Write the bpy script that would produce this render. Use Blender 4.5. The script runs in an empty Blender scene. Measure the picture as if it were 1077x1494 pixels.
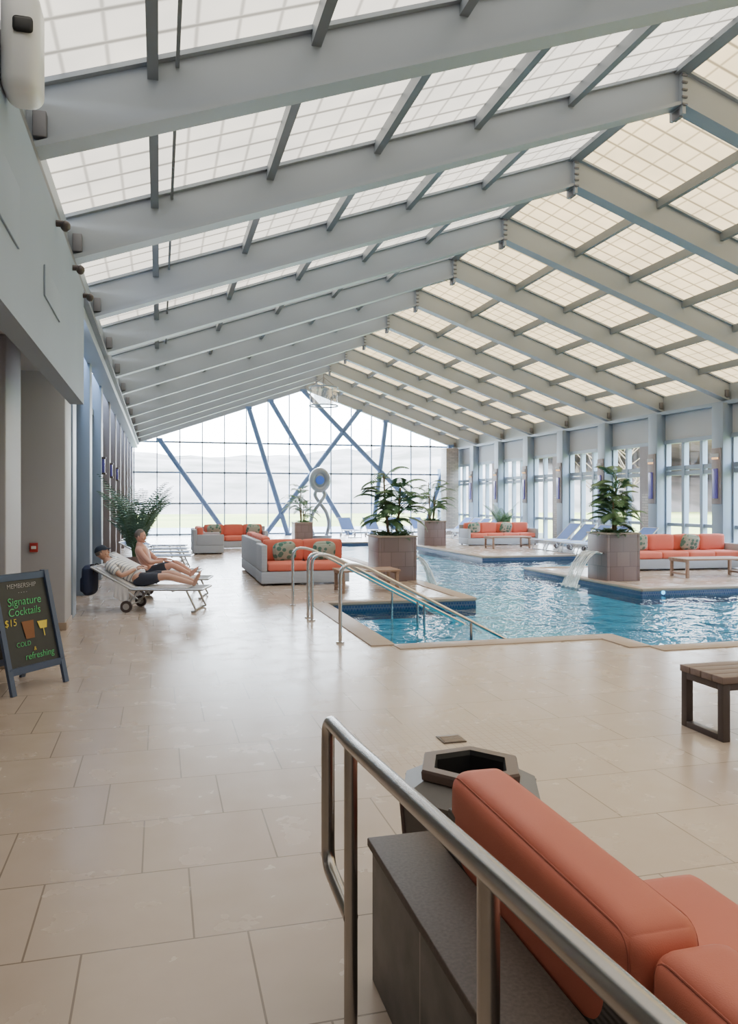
import bpy, bmesh, math, random
from mathutils import Vector, Matrix
random.seed(7)
S=bpy.context.scene
COL=S.collection

# ------------------------------------------------------------ materials
class NT:
    def __init__(s,name):
        s.m=bpy.data.materials.new(name); s.m.use_nodes=True
        s.t=s.m.node_tree; s.t.nodes.clear()
        s.out=s.t.nodes.new('ShaderNodeOutputMaterial')
    def n(s,typ,**kw):
        nd=s.t.nodes.new(typ)
        for k,v in kw.items(): setattr(nd,k,v)
        return nd
    def put(s,sock,v):
        if isinstance(v,bpy.types.NodeSocket): s.t.links.new(v,sock)
        else: sock.default_value=v
    def math(s,op,a,b=0.0,c=None):
        nd=s.n('ShaderNodeMath',operation=op); s.put(nd.inputs[0],a); s.put(nd.inputs[1],b)
        if c is not None: s.put(nd.inputs[2],c)
        return nd.outputs[0]
    def mix(s,f,a,b):
        nd=s.n('ShaderNodeMix',data_type='RGBA'); s.put(nd.inputs[0],f); s.put(nd.inputs[6],a); s.put(nd.inputs[7],b)
        return nd.outputs[2]
    def pos(s):
        g=s.n('ShaderNodeNewGeometry'); x=s.n('ShaderNodeSeparateXYZ'); s.t.links.new(g.outputs['Position'],x.inputs[0])
        return g.outputs['Position'],x.outputs[0],x.outputs[1],x.outputs[2]
    def noise(s,vec,scale,detail=3):
        nd=s.n('ShaderNodeTexNoise'); nd.inputs['Scale'].default_value=scale; nd.inputs['Detail'].default_value=detail
        if vec is not None: s.t.links.new(vec,nd.inputs['Vector'])
        return nd.outputs[0]
    def bsdf(s,color,rough=.5,metal=0.,**kw):
        b=s.n('ShaderNodeBsdfPrincipled'); s.put(b.inputs['Base Color'],color); s.put(b.inputs['Roughness'],rough); s.put(b.inputs['Metallic'],metal)
        for k,v in kw.items(): s.put(b.inputs[k],v)
        s.t.links.new(b.outputs[0],s.out.inputs[0]); return b
    def bump(s,b,h,strength=.2,dist=.01):
        bp=s.n('ShaderNodeBump'); bp.inputs['Strength'].default_value=strength; bp.inputs['Distance'].default_value=dist
        s.t.links.new(h,bp.inputs['Height']); s.t.links.new(bp.outputs[0],b.inputs['Normal'])
def c4(c,k=1.): return (min(c[0]*k,1),min(c[1]*k,1),min(c[2]*k,1),1)
def simple(name,col,rough=.5,metal=0.,var=.12,scale=6,bump=0.,bscale=None,coord='obj'):
    t=NT(name); tc=t.n('ShaderNodeTexCoord'); v=tc.outputs['Object']
    f=t.noise(v,scale)
    b=t.bsdf(t.mix(f,c4(col,1-var),c4(col,1+var)),rough,metal)
    if bump: t.bump(b,t.noise(v,bscale or scale*8),bump,.01)
    return t.m
def emis(name,col,st):
    t=NT(name); tc=t.n('ShaderNodeTexCoord'); f=t.noise(tc.outputs['Object'],5)
    e=t.n('ShaderNodeEmission'); t.put(e.inputs[0],t.mix(f,c4(col),c4(col,.93))); e.inputs[1].default_value=st
    t.t.links.new(e.outputs[0],t.out.inputs[0]); return t.m

def tile_mat():
    t=NT('floor_stone_tile'); P,x,y,z=t.pos()
    yy=t.math('DIVIDE',t.math('SUBTRACT',y,3.13),.61); row=t.math('FLOOR',yy); fy=t.math('FRACT',yy)
    xx=t.math('DIVIDE',t.math('ADD',t.math('SUBTRACT',x,.131),t.math('MULTIPLY',row,.207)),.62)
    colm=t.math('FLOOR',xx); fx=t.math('FRACT',xx)
    jx=t.math('GREATER_THAN',t.math('ABSOLUTE',t.math('SUBTRACT',fx,.5)),.4935)
    jy=t.math('GREATER_THAN',t.math('ABSOLUTE',t.math('SUBTRACT',fy,.5)),.4935)
    j=t.math('MAXIMUM',jx,jy)
    inx=t.math('LESS_THAN',t.math('ABSOLUTE',t.math('SUBTRACT',x,2.0)),.62); iny=t.math('LESS_THAN',t.math('ABSOLUTE',t.math('SUBTRACT',y,5.27)),.45)
    ins=t.math('MULTIPLY',inx,iny)
    mx=t.math('GREATER_THAN',t.math('ABSOLUTE',t.math('SUBTRACT',t.math('FRACT',t.math('DIVIDE',x,.06)),.5)),.45)
    my=t.math('GREATER_THAN',t.math('ABSOLUTE',t.math('SUBTRACT',t.math('FRACT',t.math('DIVIDE',y,.06)),.5)),.45)
    mj=t.math('MULTIPLY',t.math('MAXIMUM',mx,my),.45)
    jf=t.math('ADD',t.math('MULTIPLY',j,t.math('SUBTRACT',1.,ins)),t.math('MULTIPLY',mj,ins))
    cmb=t.n('ShaderNodeCombineXYZ'); t.put(cmb.inputs[0],colm); t.put(cmb.inputs[1],row)
    wn=t.n('ShaderNodeTexWhiteNoise'); t.t.links.new(cmb.outputs[0],wn.inputs[0])
    n1=t.noise(P,3.6,6); n2=t.noise(P,.5,2)
    a=t.mix(n1,(.385,.305,.25,1),(.50,.41,.345,1))
    a=t.mix(t.math('MULTIPLY',wn.outputs[0],.45),a,(.36,.285,.235,1))
    a=t.mix(t.math('MULTIPLY',n2,.25),a,(.50,.44,.40,1))
    a=t.mix(t.math('MULTIPLY',jf,.8),a,(.15,.115,.095,1))
    r=t.math('ADD',.14,t.math('MULTIPLY',n1,.22))
    b=t.bsdf(a,r); t.bump(b,t.math('SUBTRACT',t.math('MULTIPLY',n1,.15),jf),.2,.004)
    return t.m
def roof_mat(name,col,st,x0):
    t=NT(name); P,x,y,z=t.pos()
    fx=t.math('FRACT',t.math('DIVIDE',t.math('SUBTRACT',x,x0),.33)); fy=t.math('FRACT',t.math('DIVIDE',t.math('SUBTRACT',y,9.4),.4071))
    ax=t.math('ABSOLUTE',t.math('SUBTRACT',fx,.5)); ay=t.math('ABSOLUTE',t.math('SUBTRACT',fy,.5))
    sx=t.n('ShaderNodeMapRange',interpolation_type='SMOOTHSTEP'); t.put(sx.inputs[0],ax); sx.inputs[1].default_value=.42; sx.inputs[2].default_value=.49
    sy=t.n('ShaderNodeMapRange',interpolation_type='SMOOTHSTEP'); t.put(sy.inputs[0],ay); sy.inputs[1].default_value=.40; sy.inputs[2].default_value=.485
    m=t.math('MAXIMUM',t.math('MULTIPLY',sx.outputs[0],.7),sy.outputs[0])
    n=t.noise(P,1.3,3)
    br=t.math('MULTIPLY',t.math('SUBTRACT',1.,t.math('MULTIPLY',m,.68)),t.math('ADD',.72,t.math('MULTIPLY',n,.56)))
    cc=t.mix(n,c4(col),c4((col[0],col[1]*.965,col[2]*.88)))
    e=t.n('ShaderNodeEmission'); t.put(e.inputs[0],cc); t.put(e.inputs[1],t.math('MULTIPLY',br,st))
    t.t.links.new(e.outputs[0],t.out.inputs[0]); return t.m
def water_mat():
    t=NT('pool_water'); P,x,y,z=t.pos()
    n=t.noise(P,2.2,3); n2=t.noise(P,8,2)
    h=t.math('ADD',n,t.math('MULTIPLY',n2,.2))
    bp=t.n('ShaderNodeBump'); bp.inputs['Strength'].default_value=.55; bp.inputs['Distance'].default_value=.13
    t.t.links.new(h,bp.inputs['Height'])
    fr=t.n('ShaderNodeFresnel'); fr.inputs[0].default_value=1.33; t.t.links.new(bp.outputs[0],fr.inputs[1])
    tr=t.n('ShaderNodeBsdfTransparent'); tr.inputs[0].default_value=(.45,.83,.93,1)
    gl=t.n('ShaderNodeBsdfGlossy'); gl.inputs['Roughness'].default_value=.03; t.t.links.new(bp.outputs[0],gl.inputs['Normal'])
    mx=t.n('ShaderNodeMixShader'); t.t.links.new(t.math('MULTIPLY',fr.outputs[0],.85),mx.inputs[0]); t.t.links.new(tr.outputs[0],mx.inputs[1]); t.t.links.new(gl.outputs[0],mx.inputs[2])
    t.t.links.new(mx.outputs[0],t.out.inputs[0]); return t.m
def glass_mat(name,tint=(.95,.98,.99),g=.06):
    t=NT(name); tr=t.n('ShaderNodeBsdfTransparent'); tc=t.n('ShaderNodeTexCoord')
    t.put(tr.inputs[0],t.mix(t.noise(tc.outputs['Object'],.6),c4(tint,.98),c4(tint)))
    gl=t.n('ShaderNodeBsdfGlossy'); gl.inputs['Roughness'].default_value=.02
    mx=t.n('ShaderNodeMixShader'); mx.inputs[0].default_value=g
    t.t.links.new(tr.outputs[0],mx.inputs[1]); t.t.links.new(gl.outputs[0],mx.inputs[2]); t.t.links.new(mx.outputs[0],t.out.inputs[0]); return t.m
def fall_mat():
    t=NT('falling_water'); P,x,y,z=t.pos(); cb=t.n('ShaderNodeCombineXYZ'); t.put(cb.inputs[0],t.math('MULTIPLY',y,34.)); t.put(cb.inputs[1],t.math('MULTIPLY',z,3.))
    n=t.noise(cb.outputs[0],1.,3); mr=t.n('ShaderNodeMapRange'); t.put(mr.inputs[0],n); mr.inputs[1].default_value=.38; mr.inputs[2].default_value=.68; mr.inputs[3].default_value=.08; mr.inputs[4].default_value=.9
    tr=t.n('ShaderNodeBsdfTransparent'); d=t.n('ShaderNodeBsdfPrincipled'); d.inputs['Base Color'].default_value=(.85,.93,.97,1); d.inputs['Roughness'].default_value=.2
    mx=t.n('ShaderNodeMixShader'); t.t.links.new(mr.outputs[0],mx.inputs[0]); t.t.links.new(tr.outputs[0],mx.inputs[1]); t.t.links.new(d.outputs[0],mx.inputs[2]); t.t.links.new(mx.outputs[0],t.out.inputs[0]); return t.m
def mosaic(name,c1,c2,mortar,sx,sz,rough=.35):
    t=NT(name); P,x,y,z=t.pos()
    cb=t.n('ShaderNodeCombineXYZ'); t.put(cb.inputs[0],t.math('ADD',x,y)); t.put(cb.inputs[1],z)
    br=t.n('ShaderNodeTexBrick'); t.t.links.new(cb.outputs[0],br.inputs[0])
    br.inputs['Color1'].default_value=c4(c1); br.inputs['Color2'].default_value=c4(c2); br.inputs['Mortar'].default_value=c4(mortar)
    br.inputs['Scale'].default_value=1; br.inputs['Brick Width'].default_value=sx; br.inputs['Row Height'].default_value=sz; br.inputs['Mortar Size'].default_value=.008
    n=t.noise(P,12,3)
    b=t.bsdf(t.mix(t.math('MULTIPLY',n,.5),br.outputs[0],c4(c1,.8)),rough); return t.m
def basin_mat():
    t=NT('pool_plaster'); P,x,y,z=t.pos()
    n=t.noise(P,3,3)
    t.bsdf(t.mix(n,(.08,.60,.80,1),(.18,.78,.95,1)),.6); return t.m
def stripes():
    t=NT('striped_shirt_cloth'); tc=t.n('ShaderNodeTexCoord'); sp=t.n('ShaderNodeSeparateXYZ'); t.t.links.new(tc.outputs['Object'],sp.inputs[0])
    a=t.math('SUBTRACT',sp.outputs[0],t.math('MULTIPLY',sp.outputs[2],.55))
    s=t.math('GREATER_THAN',t.math('FRACT',t.math('MULTIPLY',a,17.)),.68)
    t.bsdf(t.mix(s,(.80,.78,.76,1),(.30,.32,.38,1)),.85); return t.m
def leafy(name,c1,c2):
    t=NT(name); P,x,y,z=t.pos(); t.bsdf(t.mix(t.noise(P,7),c4(c1),c4(c2)),.5); return t.m
def pillow():
    t=NT('patterned_pillow_cloth'); tc=t.n('ShaderNodeTexCoord'); v=t.n('ShaderNodeTexVoronoi'); v.inputs['Scale'].default_value=9
    t.t.links.new(tc.outputs['Object'],v.inputs[0])
    s=t.math('GREATER_THAN',v.outputs[0],.42)
    t.bsdf(t.mix(s,(.08,.20,.17,1),(.32,.38,.32,1)),.9); return t.m
def wicker(name,c):
    t=NT(name); P,x,y,z=t.pos()
    w=t.n('ShaderNodeTexWave'); w.inputs['Scale'].default_value=18; t.t.links.new(P,w.inputs[0]); w.bands_direction='Z'
    b=t.bsdf(t.mix(w.outputs[1],c4(c,.85),c4(c,1.1)),.7); t.bump(b,w.outputs[1],.3,.005); return t.m
def wood(name,c,axis=0):
    t=NT(name); P,x,y,z=t.pos(); mp=t.n('ShaderNodeMapping'); t.t.links.new(P,mp.inputs[0])
    mp.inputs['Scale'].default_value=(2,30,30) if axis==0 else (30,2,30)
    t.bsdf(t.mix(t.noise(mp.outputs[0],1.5,4),c4(c,.7),c4(c,1.25)),.55); return t.m
def granite():
    t=NT('granite_cap'); P,x,y,z=t.pos(); n=t.noise(P,90,4); n2=t.noise(P,5,4)
    a=t.mix(n,(.015,.012,.01,1),(.125,.095,.08,1)); a=t.mix(t.math('MULTIPLY',n2,.5),a,(.085,.062,.05,1)); b=t.bsdf(a,.6); b.inputs['Specular IOR Level'].default_value=.25; return t.m
def darktile():
    t=NT('wall_slate_tile'); P,x,y,z=t.pos()
    n=t.noise(P,6,6)
    fy=t.math('GREATER_THAN',t.math('ABSOLUTE',t.math('SUBTRACT',t.math('FRACT',t.math('DIVIDE',t.math('SUBTRACT',y,2.77),.6)),.5)),.494)
    cr=t.n('ShaderNodeMapRange'); t.put(cr.inputs[0],n); cr.inputs[1].default_value=.3; cr.inputs[2].default_value=.7
    a=t.mix(cr.outputs[0],(.04,.037,.036,1),(.125,.112,.105,1)); t.bsdf(t.mix(fy,a,(.26,.22,.19,1)),.5); return t.m
def fabric(name,c):
    t=NT(name); tc=t.n('ShaderNodeTexCoord'); v=tc.outputs['Object']; n=t.noise(v,5,3); w=t.noise(v,300,2); wr=t.noise(v,3.5,2)
    b=t.bsdf(t.mix(n,c4(c,.92),c4(c,1.08)),.62); t.bump(b,t.math('ADD',t.math('MULTIPLY',w,.12),t.math('MULTIPLY',wr,1.2)),.3,.01); return t.m
def hazy(name,c1,c2,sc):
    t=NT(name); P,x,y,z=t.pos(); n=t.noise(P,sc,6); mr=t.n('ShaderNodeMapRange'); t.put(mr.inputs[0],n); mr.inputs[1].default_value=.35; mr.inputs[2].default_value=.65
    t.bsdf(t.mix(mr.outputs[0],c4(c1),c4(c2)),1.); return t.m

M=dict(
 floor=tile_mat(), water=water_mat(), basin=basin_mat(), glass=glass_mat('window_glass'),
 beam=simple('beam_paint',(.26,.295,.34),.42,0,.05,1.5),
 purlin=simple('purlin_paint',(.17,.195,.225),.45,0,.05,2),
 plate=simple('steel_plate',(.15,.15,.17),.5,.3),
 mull=simple('mullion_paint',(.19,.245,.32),.45,0,.06,2),
 brace=simple('brace_paint',(.085,.145,.28),.4,0,.08,1.5),
 bulk=simple('bulkhead_plaster',(.25,.30,.385),.7,0,.06,1),
 pillar=simple('pillar_plaster',(.40,.41,.47),.6,0,.05,1),
 wallblue=simple('wall_blue_gray_paint',(.22,.28,.38),.45,0,.08,1),
 wallr=simple('wall_plaster',(.36,.385,.42),.7,0,.05,1),
 stone=mosaic('stacked_stone',(.34,.30,.27),(.22,.20,.19),(.10,.09,.09),.30,.08),
 pltile=mosaic('planter_tile',(.21,.15,.145),(.155,.11,.11),(.10,.075,.07),.31,.31),
 bluetile=mosaic('waterline_tile',(.035,.06,.15),(.05,.085,.20),(.10,.13,.20),.05,.05,.2),
 coping=simple('coping_stone',(.32,.25,.205),.45,0,.12,5),
 steel=simple('brushed_steel',(.62,.62,.63),.24,1.,.05,8),
 railsteel=simple('rail_brushed_steel',(.38,.36,.345),.27,1.,.08,12),
 coral=fabric('coral_fabric',(.47,.125,.08)), coralfar=simple('coral_cushion_fabric',(.63,.155,.11),.8,0,.07,5),
 coral2=simple('coral_fabric_dark',(.30,.075,.05),.8,0,.07,9),
 wick=wicker('gray_wicker',(.37,.41,.48)), wickd=wicker('brown_wicker',(.065,.053,.047)),
 pillow=pillow(), wood=wood('weathered_wood',(.27,.17,.12)), woodtop=wood('table_slat_wood',(.19,.14,.125)),
 darkmetal=simple('dark_frame_metal',(.075,.06,.06),.45,.3,.1,4),
 granite=granite(), slate=darktile(),
 canbody=simple('trash_can_panel',(.115,.105,.10),.5,.1,.15,5), canring=simple('trash_can_ring',(.11,.08,.075),.4,.3,.1,6), black=simple('black_liner',(.01,.01,.012),.5,0,.1,3),
 white=simple('white_plastic',(.68,.68,.70),.35,0,.04,3), red=simple('alarm_red',(.38,.03,.03),.4),
 sling=simple('gray_sling_mesh',(.30,.33,.38),.7,0,.1,9), slingblue=simple('blue_sling_mesh',(.10,.18,.44),.7,0,.1,9),
 alu=simple('lounger_aluminium',(.45,.46,.48),.35,.7,.05,4), towel=simple('towel_cloth',(.70,.70,.74),.95,0,.1,8,.3,60),
 leaf=leafy('palm_leaf',(.035,.10,.045),(.10,.20,.09)), leaf2=leafy('palm_leaf_light',(.08,.17,.14),(.19,.32,.26)), stem=simple('palm_stem',(.16,.11,.06),.8),
 soil=simple('potting_soil',(.05,.035,.025),.95),
 skin=simple('skin_tone',(.56,.32,.24),.5,0,.06,8), skin2=simple('skin_tone_sunned',(.58,.30,.23),.5,0,.06,8),
 shirt=stripes(), shorts=simple('navy_shorts',(.035,.04,.06),.85), cap=simple('navy_cap',(.02,.03,.055),.8), hair=simple('gray_hair',(.17,.14,.13),.8,0,.2,40), lip=simple('lip_tone',(.32,.12,.10),.5), eye=simple('eye_dark',(.03,.02,.02),.2),
 chalk=simple('chalkboard_slate',(.022,.027,.034),.5,0,.3,4), signf=simple('sign_frame_paint',(.06,.09,.17),.45), chG=simple('chalk_green',(.10,.50,.20),.9), chY=simple('chalk_yellow',(.65,.52,.08),.9), chW=simple('chalk_white',(.4,.4,.42),.9),chB=simple('chalk_brown',(.22,.10,.05),.9),
 violet=simple('violet_sconce_glass',(.10,.09,.36),.25,0,.1,5), warm=emis('warm_lamp',(1,.55,.25),2.), cyan=emis('pool_lamp',(.1,.6,1.),4.),
 panel=simple('wall_panel_taupe',(.20,.175,.185),.55), bag=simple('navy_bag',(.025,.035,.08),.8),
 spill=fall_mat(), sculpt=simple('sculpture_metal',(.26,.30,.36),.3,.6), sculptblue=simple('sculpture_blue_glass',(.05,.15,.75),.2),
 drum=glass_mat('drum_glass',(.86,.87,.88),.25),
 grass=hazy('grass',(.17,.21,.035),(.33,.31,.08),.05), hill=hazy('wooded_hill',(.13,.11,.085),(.32,.255,.225),.09), patio=hazy('patio_concrete',(.20,.21,.22),(.27,.27,.27),.5), outwater=simple('outdoor_water',(.02,.13,.22),.15),
 drain=simple('drain_bronze',(.10,.075,.06),.4,.6,.2,60),
)
M['roofL']=roof_mat('skylight_panel_daylight_glow',(1.,.95,.86),2.3,-.05)  # translucent panel emits by itself, standing in for daylight coming through
M['roofR']=roof_mat('skylight_panel_sunlit_glow',(1.,.81,.50),2.8,13.85)  # sunlit half: the sun's warm cream tone is painted into its glow

# ------------------------------------------------------------ mesh builder
class MB:
    def __init__(s): s.v=[];s.f=[];s.mi=[];s.mats=[];s.T=Matrix.Identity(4)
    def mid(s,m):
        if m not in s.mats: s.mats.append(m)
        return s.mats.index(m)
    def add(s,verts,faces,m):
        o=len(s.v); s.v+=[s.T@Vector(p) for p in verts]; k=s.mid(m)
        for f in faces: s.f.append([i+o for i in f]); s.mi.append(k)
    def addbm(s,bm,m):
        bm.verts.index_update(); s.add([v.co.copy() for v in bm.verts],[[v.index for v in f.verts] for f in bm.faces],m); bm.free()
    def box(s,c,d,m,bev=0,seg=3,rot=None):
        bm=bmesh.new(); bmesh.ops.create_cube(bm,size=1)
        for v in bm.verts: v.co=Vector((v.co.x*d[0],v.co.y*d[1],v.co.z*d[2]))
        if bev: bmesh.ops.bevel(bm,geom=bm.edges[:],offset=bev,segments=seg,affect='EDGES',profile=.5)
        R=Matrix.Translation(Vector(c))@(rot.to_4x4() if rot else Matrix.Identity(4))
        bm.transform(R); s.addbm(bm,m)
    def bx(s,x0,x1,y0,y1,z0,z1,m,bev=0,**k): s.box(((x0+x1)/2,(y0+y1)/2,(z0+z1)/2),(abs(x1-x0),abs(y1-y0),abs(z1-z0)),m,bev,**k)
    def cush(s,c,d,m,r=.04,puff=.012,n=9,rot=None):
        bm=bmesh.new(); bmesh.ops.create_cube(bm,size=2); bmesh.ops.subdivide_edges(bm,edges=bm.edges[:],cuts=n,use_grid_fill=True)
        h=[q/2 for q in d]
        for v in bm.verts:
            q=[math.sin(math.pi/2*max(-1,min(1,a))) for a in v.co]
            p=Vector((q[i]*h[i] for i in range(3)))
            inn=Vector((max(-(h[i]-r),min(h[i]-r,p[i])) for i in range(3))); dd=p-inn
            if dd.length>1e-6: p=inn+dd.normalized()*r
            for i in range(3):
                j,k=[a for a in range(3) if a!=i]
                if abs(q[i])>.999: p[i]+=math.copysign(puff*(max(0,1-q[j]**2)*max(0,1-q[k]**2))**.6,q[i])
            v.co=p
        bm.transform(Matrix.Translation(Vector(c))@(rot.to_4x4() if rot else Matrix.Identity(4))); s.addbm(bm,m)
    def tube(s,pts,r,m,n=12,cap=True,sq=None):
        pts=[Vector(p) for p in pts]; rr=r if isinstance(r,(list,tuple)) else [r]*len(pts)
        V=[];F=[]; up=None
        for i,p in enumerate(pts):
            if i==0: t=(pts[1]-p).normalized()
            elif i==len(pts)-1: t=(p-pts[i-1]).normalized()
            else: t=((pts[i+1]-p).normalized()+(p-pts[i-1]).normalized()).normalized()
            if up is None:
                up=Vector((0,0,1)) if abs(t.z)<.9 else Vector((1,0,0))
            u=(up-t*up.dot(t)).normalized(); w=t.cross(u); up=u
            for k in range(n):
                a=2*math.pi*(k+.5)/n; V.append(p+(u*math.cos(a)+w*math.sin(a))*rr[i])
        for i in range(len(pts)-1):
            for k in range(n):
                F.append([i*n+k,i*n+(k+1)%n,(i+1)*n+(k+1)%n,(i+1)*n+k])
        if cap: F.append(list(range(n))[::-1]); F.append([(len(pts)-1)*n+k for k in range(n)])
        s.add(V,F,m)
    def bar(s,a,b,w,h,m):
        a=Vector(a);b=Vector(b);t=(b-a).normalized(); u=Vector((0,0,1)) if abs(t.z)<.95 else Vector((0,1,0))
        r=t.cross(u).normalized(); u=r.cross(t).normalized()
        V=[p+r*sx*w/2+u*sz*h/2 for p in (a,b) for sx,sz in((-1,-1),(1,-1),(1,1),(-1,1))]
        s.add(V,[[3,2,1,0],[4,5,6,7],[0,1,5,4],[1,2,6,5],[2,3,7,6],[3,0,4,7]],m)
    def sph(s,c,d,m,rot=None,u=20,v=14,fn=None):
        bm=bmesh.new(); bmesh.ops.create_uvsphere(bm,u_segments=u,v_segments=v,radius=1)
        for p in bm.verts:
            if fn: p.co=fn(p.co.copy())
            p.co=Vector((p.co.x*d[0],p.co.y*d[1],p.co.z*d[2]))
        bm.transform(Matrix.Translation(Vector(c))@(rot.to_4x4() if rot else Matrix.Identity(4))); s.addbm(bm,m)
    def obj(s,name,parent=None,loc=None,rotz=0,ang=38):
        me=bpy.data.meshes.new(name); me.from_pydata([tuple(v) for v in s.v],[],s.f)
        for m in s.mats: me.materials.append(m)
        for p,k in zip(me.polygons,s.mi): p.material_index=k; p.use_smooth=True
        me.update(); me.set_sharp_from_angle(angle=math.radians(ang))
        bm=bmesh.new(); bm.from_mesh(me); bmesh.ops.recalc_face_normals(bm,faces=bm.faces[:]); bm.to_mesh(me); bm.free()
        o=bpy.data.objects.new(name,me); COL.objects.link(o)
        if parent: o.parent=parent
        if loc: o.location=loc
        o.rotation_euler[2]=rotz
        return o
def rnd(pts,rad,n=6):
    pts=[Vector(p) for p in pts]; out=[pts[0]]
    for i in range(1,len(pts)-1):
        p=pts[i]; a=pts[i-1]-p; b=pts[i+1]-p; ra=min(rad,a.length*.49); rb=min(rad,b.length*.49)
        A=p+a.normalized()*ra; B=p+b.normalized()*rb
        for k in range(n+1):
            t=k/n; out.append(A*(1-t)**2+p*2*t*(1-t)+B*t*t)
    out.append(pts[-1]); return out
def empty(name,loc=(0,0,0),rotz=0):
    e=bpy.data.objects.new(name,None); e.location=loc; e.rotation_euler[2]=rotz; COL.objects.link(e); return e

# ------------------------------------------------------------ geometry constants
XL,XR,XC=-.9,14.7,6.9
YF=38.4
D=.53
def zb(x): return 4.38+.349*(7.8-abs(x-XC))
def zt(x): return zb(x)+D
BY=[-2.0,.8,3.7,6.55]+[9.4+2.87*i for i in range(11)]

# floor
mb=MB()
for r in [(-6,16,-4,8.0),(-6,5.5,8.0,8.85),(-6,2.65,8.85,12.75),(-6,5.3,12.75,17.3),(-6,5.5,17.3,31),(-6,16,31,38.5),(13.2,16,8,13.2),(8.9,16,13.2,18.2),(13.2,16,18.2,22),(9.4,16,22,31)]:
    mb.bx(r[0],r[1],r[2],r[3],-1.25,0,M['floor'])
mb.obj('floor')
mb=MB(); mb.add([(2.66,7.99,-.13),(13.22,7.99,-.13),(13.22,31,-.13),(2.66,31,-.13)],[[0,1,2,3]],M['water']); mb.obj('pool_water')
poly=[(2.65,8.85),(5.5,8.85),(5.5,8.0),(13.2,8.0),(13.2,13.2),(8.9,13.2),(8.9,18.2),(13.2,18.2),(13.2,22),(9.4,22),(9.4,31),(5.5,31),(5.5,17.3),(5.3,17.3),(5.3,12.75),(2.65,12.75)]
mb=MB(); mt=MB()
mt.bx(2.6,13.25,7.95,31.05,-1.3,-1.12,M['basin'])
for i in range(len(poly)):
    a=Vector((*poly[i],0)); b=Vector((*poly[(i+1)%len(poly)],0)); t=(b-a).normalized(); nrm=Vector((-t.y,t.x,0))
    c=(a+b)/2; L=(b-a).length
    w=.3
    cc=c-nrm*(w/2-.03)+Vector((0,0,-.013+.003*(i%2)))
    dims=(L,w,.05) if abs(t.x)>.5 else (w,L,.05)
    mb.box(cc,dims,M['coping'],.008,2)
    cb=c+nrm*.008+Vector((0,0,-.17)); dims=(L,.016,.26) if abs(t.x)>.5 else (.016,L,.26)
    mt.box(cb,dims,M['bluetile'])
    cb=c+nrm*.006+Vector((0,0,-.75)); dims=(L,.012,.9) if abs(t.x)>.5 else (.012,L,.9)
    mt.box(cb,dims,M['basin'])
for i in range(4): mt.bx(2.68+.32*i,3.0+.32*i,8.9,12.7,-1.12,-.30-.2*i,M['basin'],.01)
mb.obj('pool_coping'); mt.obj('pool_basin')

# roof
mb=MB()
y0,y1=-4,YF+.2
XW=-1.2
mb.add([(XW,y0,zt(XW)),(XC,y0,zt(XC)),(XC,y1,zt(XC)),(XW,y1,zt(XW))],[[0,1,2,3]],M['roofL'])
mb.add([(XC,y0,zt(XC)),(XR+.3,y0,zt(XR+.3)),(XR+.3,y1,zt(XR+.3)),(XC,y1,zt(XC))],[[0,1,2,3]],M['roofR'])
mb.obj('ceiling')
for i,y in enumerate(BY):
    b=MB()
    for half in ((XL-.25,XC),(XC,XR+.25)):
        a,c=half
        for (w,lo,hi) in ((.13,.03,D-.03),(.25,0,.05),(.25,D-.05,D-.01)):
            V=[]
            for x in (a,c):
                for yy in (y-w/2,y+w/2):
                    for dz in (lo,hi): V.append((x,yy,zb(x)+dz))
            b.add(V,[[0,1,3,2],[4,6,7,5],[0,4,5,1],[2,3,7,6],[0,2,6,4],[1,5,7,3]],M['beam'])
    b.box((XC,y,zb(XC)+.2),(.05,.29,.68),M['beam'])
    b.box((XC,y,zb(XC)-.10),(.07,.16,.12),M['plate'],.01)
    for k in range(5): b.tube([(XC-.04,y-.155,zb(XC)-.02+.1*k),(XC+.04,y-.155,zb(XC)-.02+.1*k)],.018,M['plate'],6)
    b.box((XL+.02,y,zb(XL)+.18),(.1,.27,.2),M['plate'],.01)
    b.box((XR-.02,y,zb(XR)+.18),(.1,.27,.2),M['plate'],.01)
    b.obj('roof_rafter',ang=25)
mb=MB()
for k in range(6):
    for x in (-.05+1.32*k, 13.85-1.32*k):
        if abs(x-XC)<.35: continue
        mb.bar((x,y0,zt(x)-.09),(x,y1,zt(x)-.09),.085,.16,M['purlin'])
mb.bar((.14,y0,zt(.14)-.10),(.14,y1,zt(.14)-.10),.03,.03,M['purlin'])
mb.bar((XC,y0,zt(XC)-.06),(XC,y1,zt(XC)-.06),.2,.1,M['purlin'])
mb.obj('roof_purlins')
mb=MB(); mb.bx(-1.25,-.98,-4,YF,4.15,4.76,M['beam']); mb.bx(-1.0,-.9,-4,YF,4.30,4.36,M['plate']); mb.obj('trim_eave_left')
mb=MB(); mb.bx(14.78,15.0,-4,YF,4.2,4.84,M['beam']); mb.bx(14.6,14.8,-4,YF,4.26,4.36,M['mull']); mb.obj('trim_eave_right')

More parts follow.
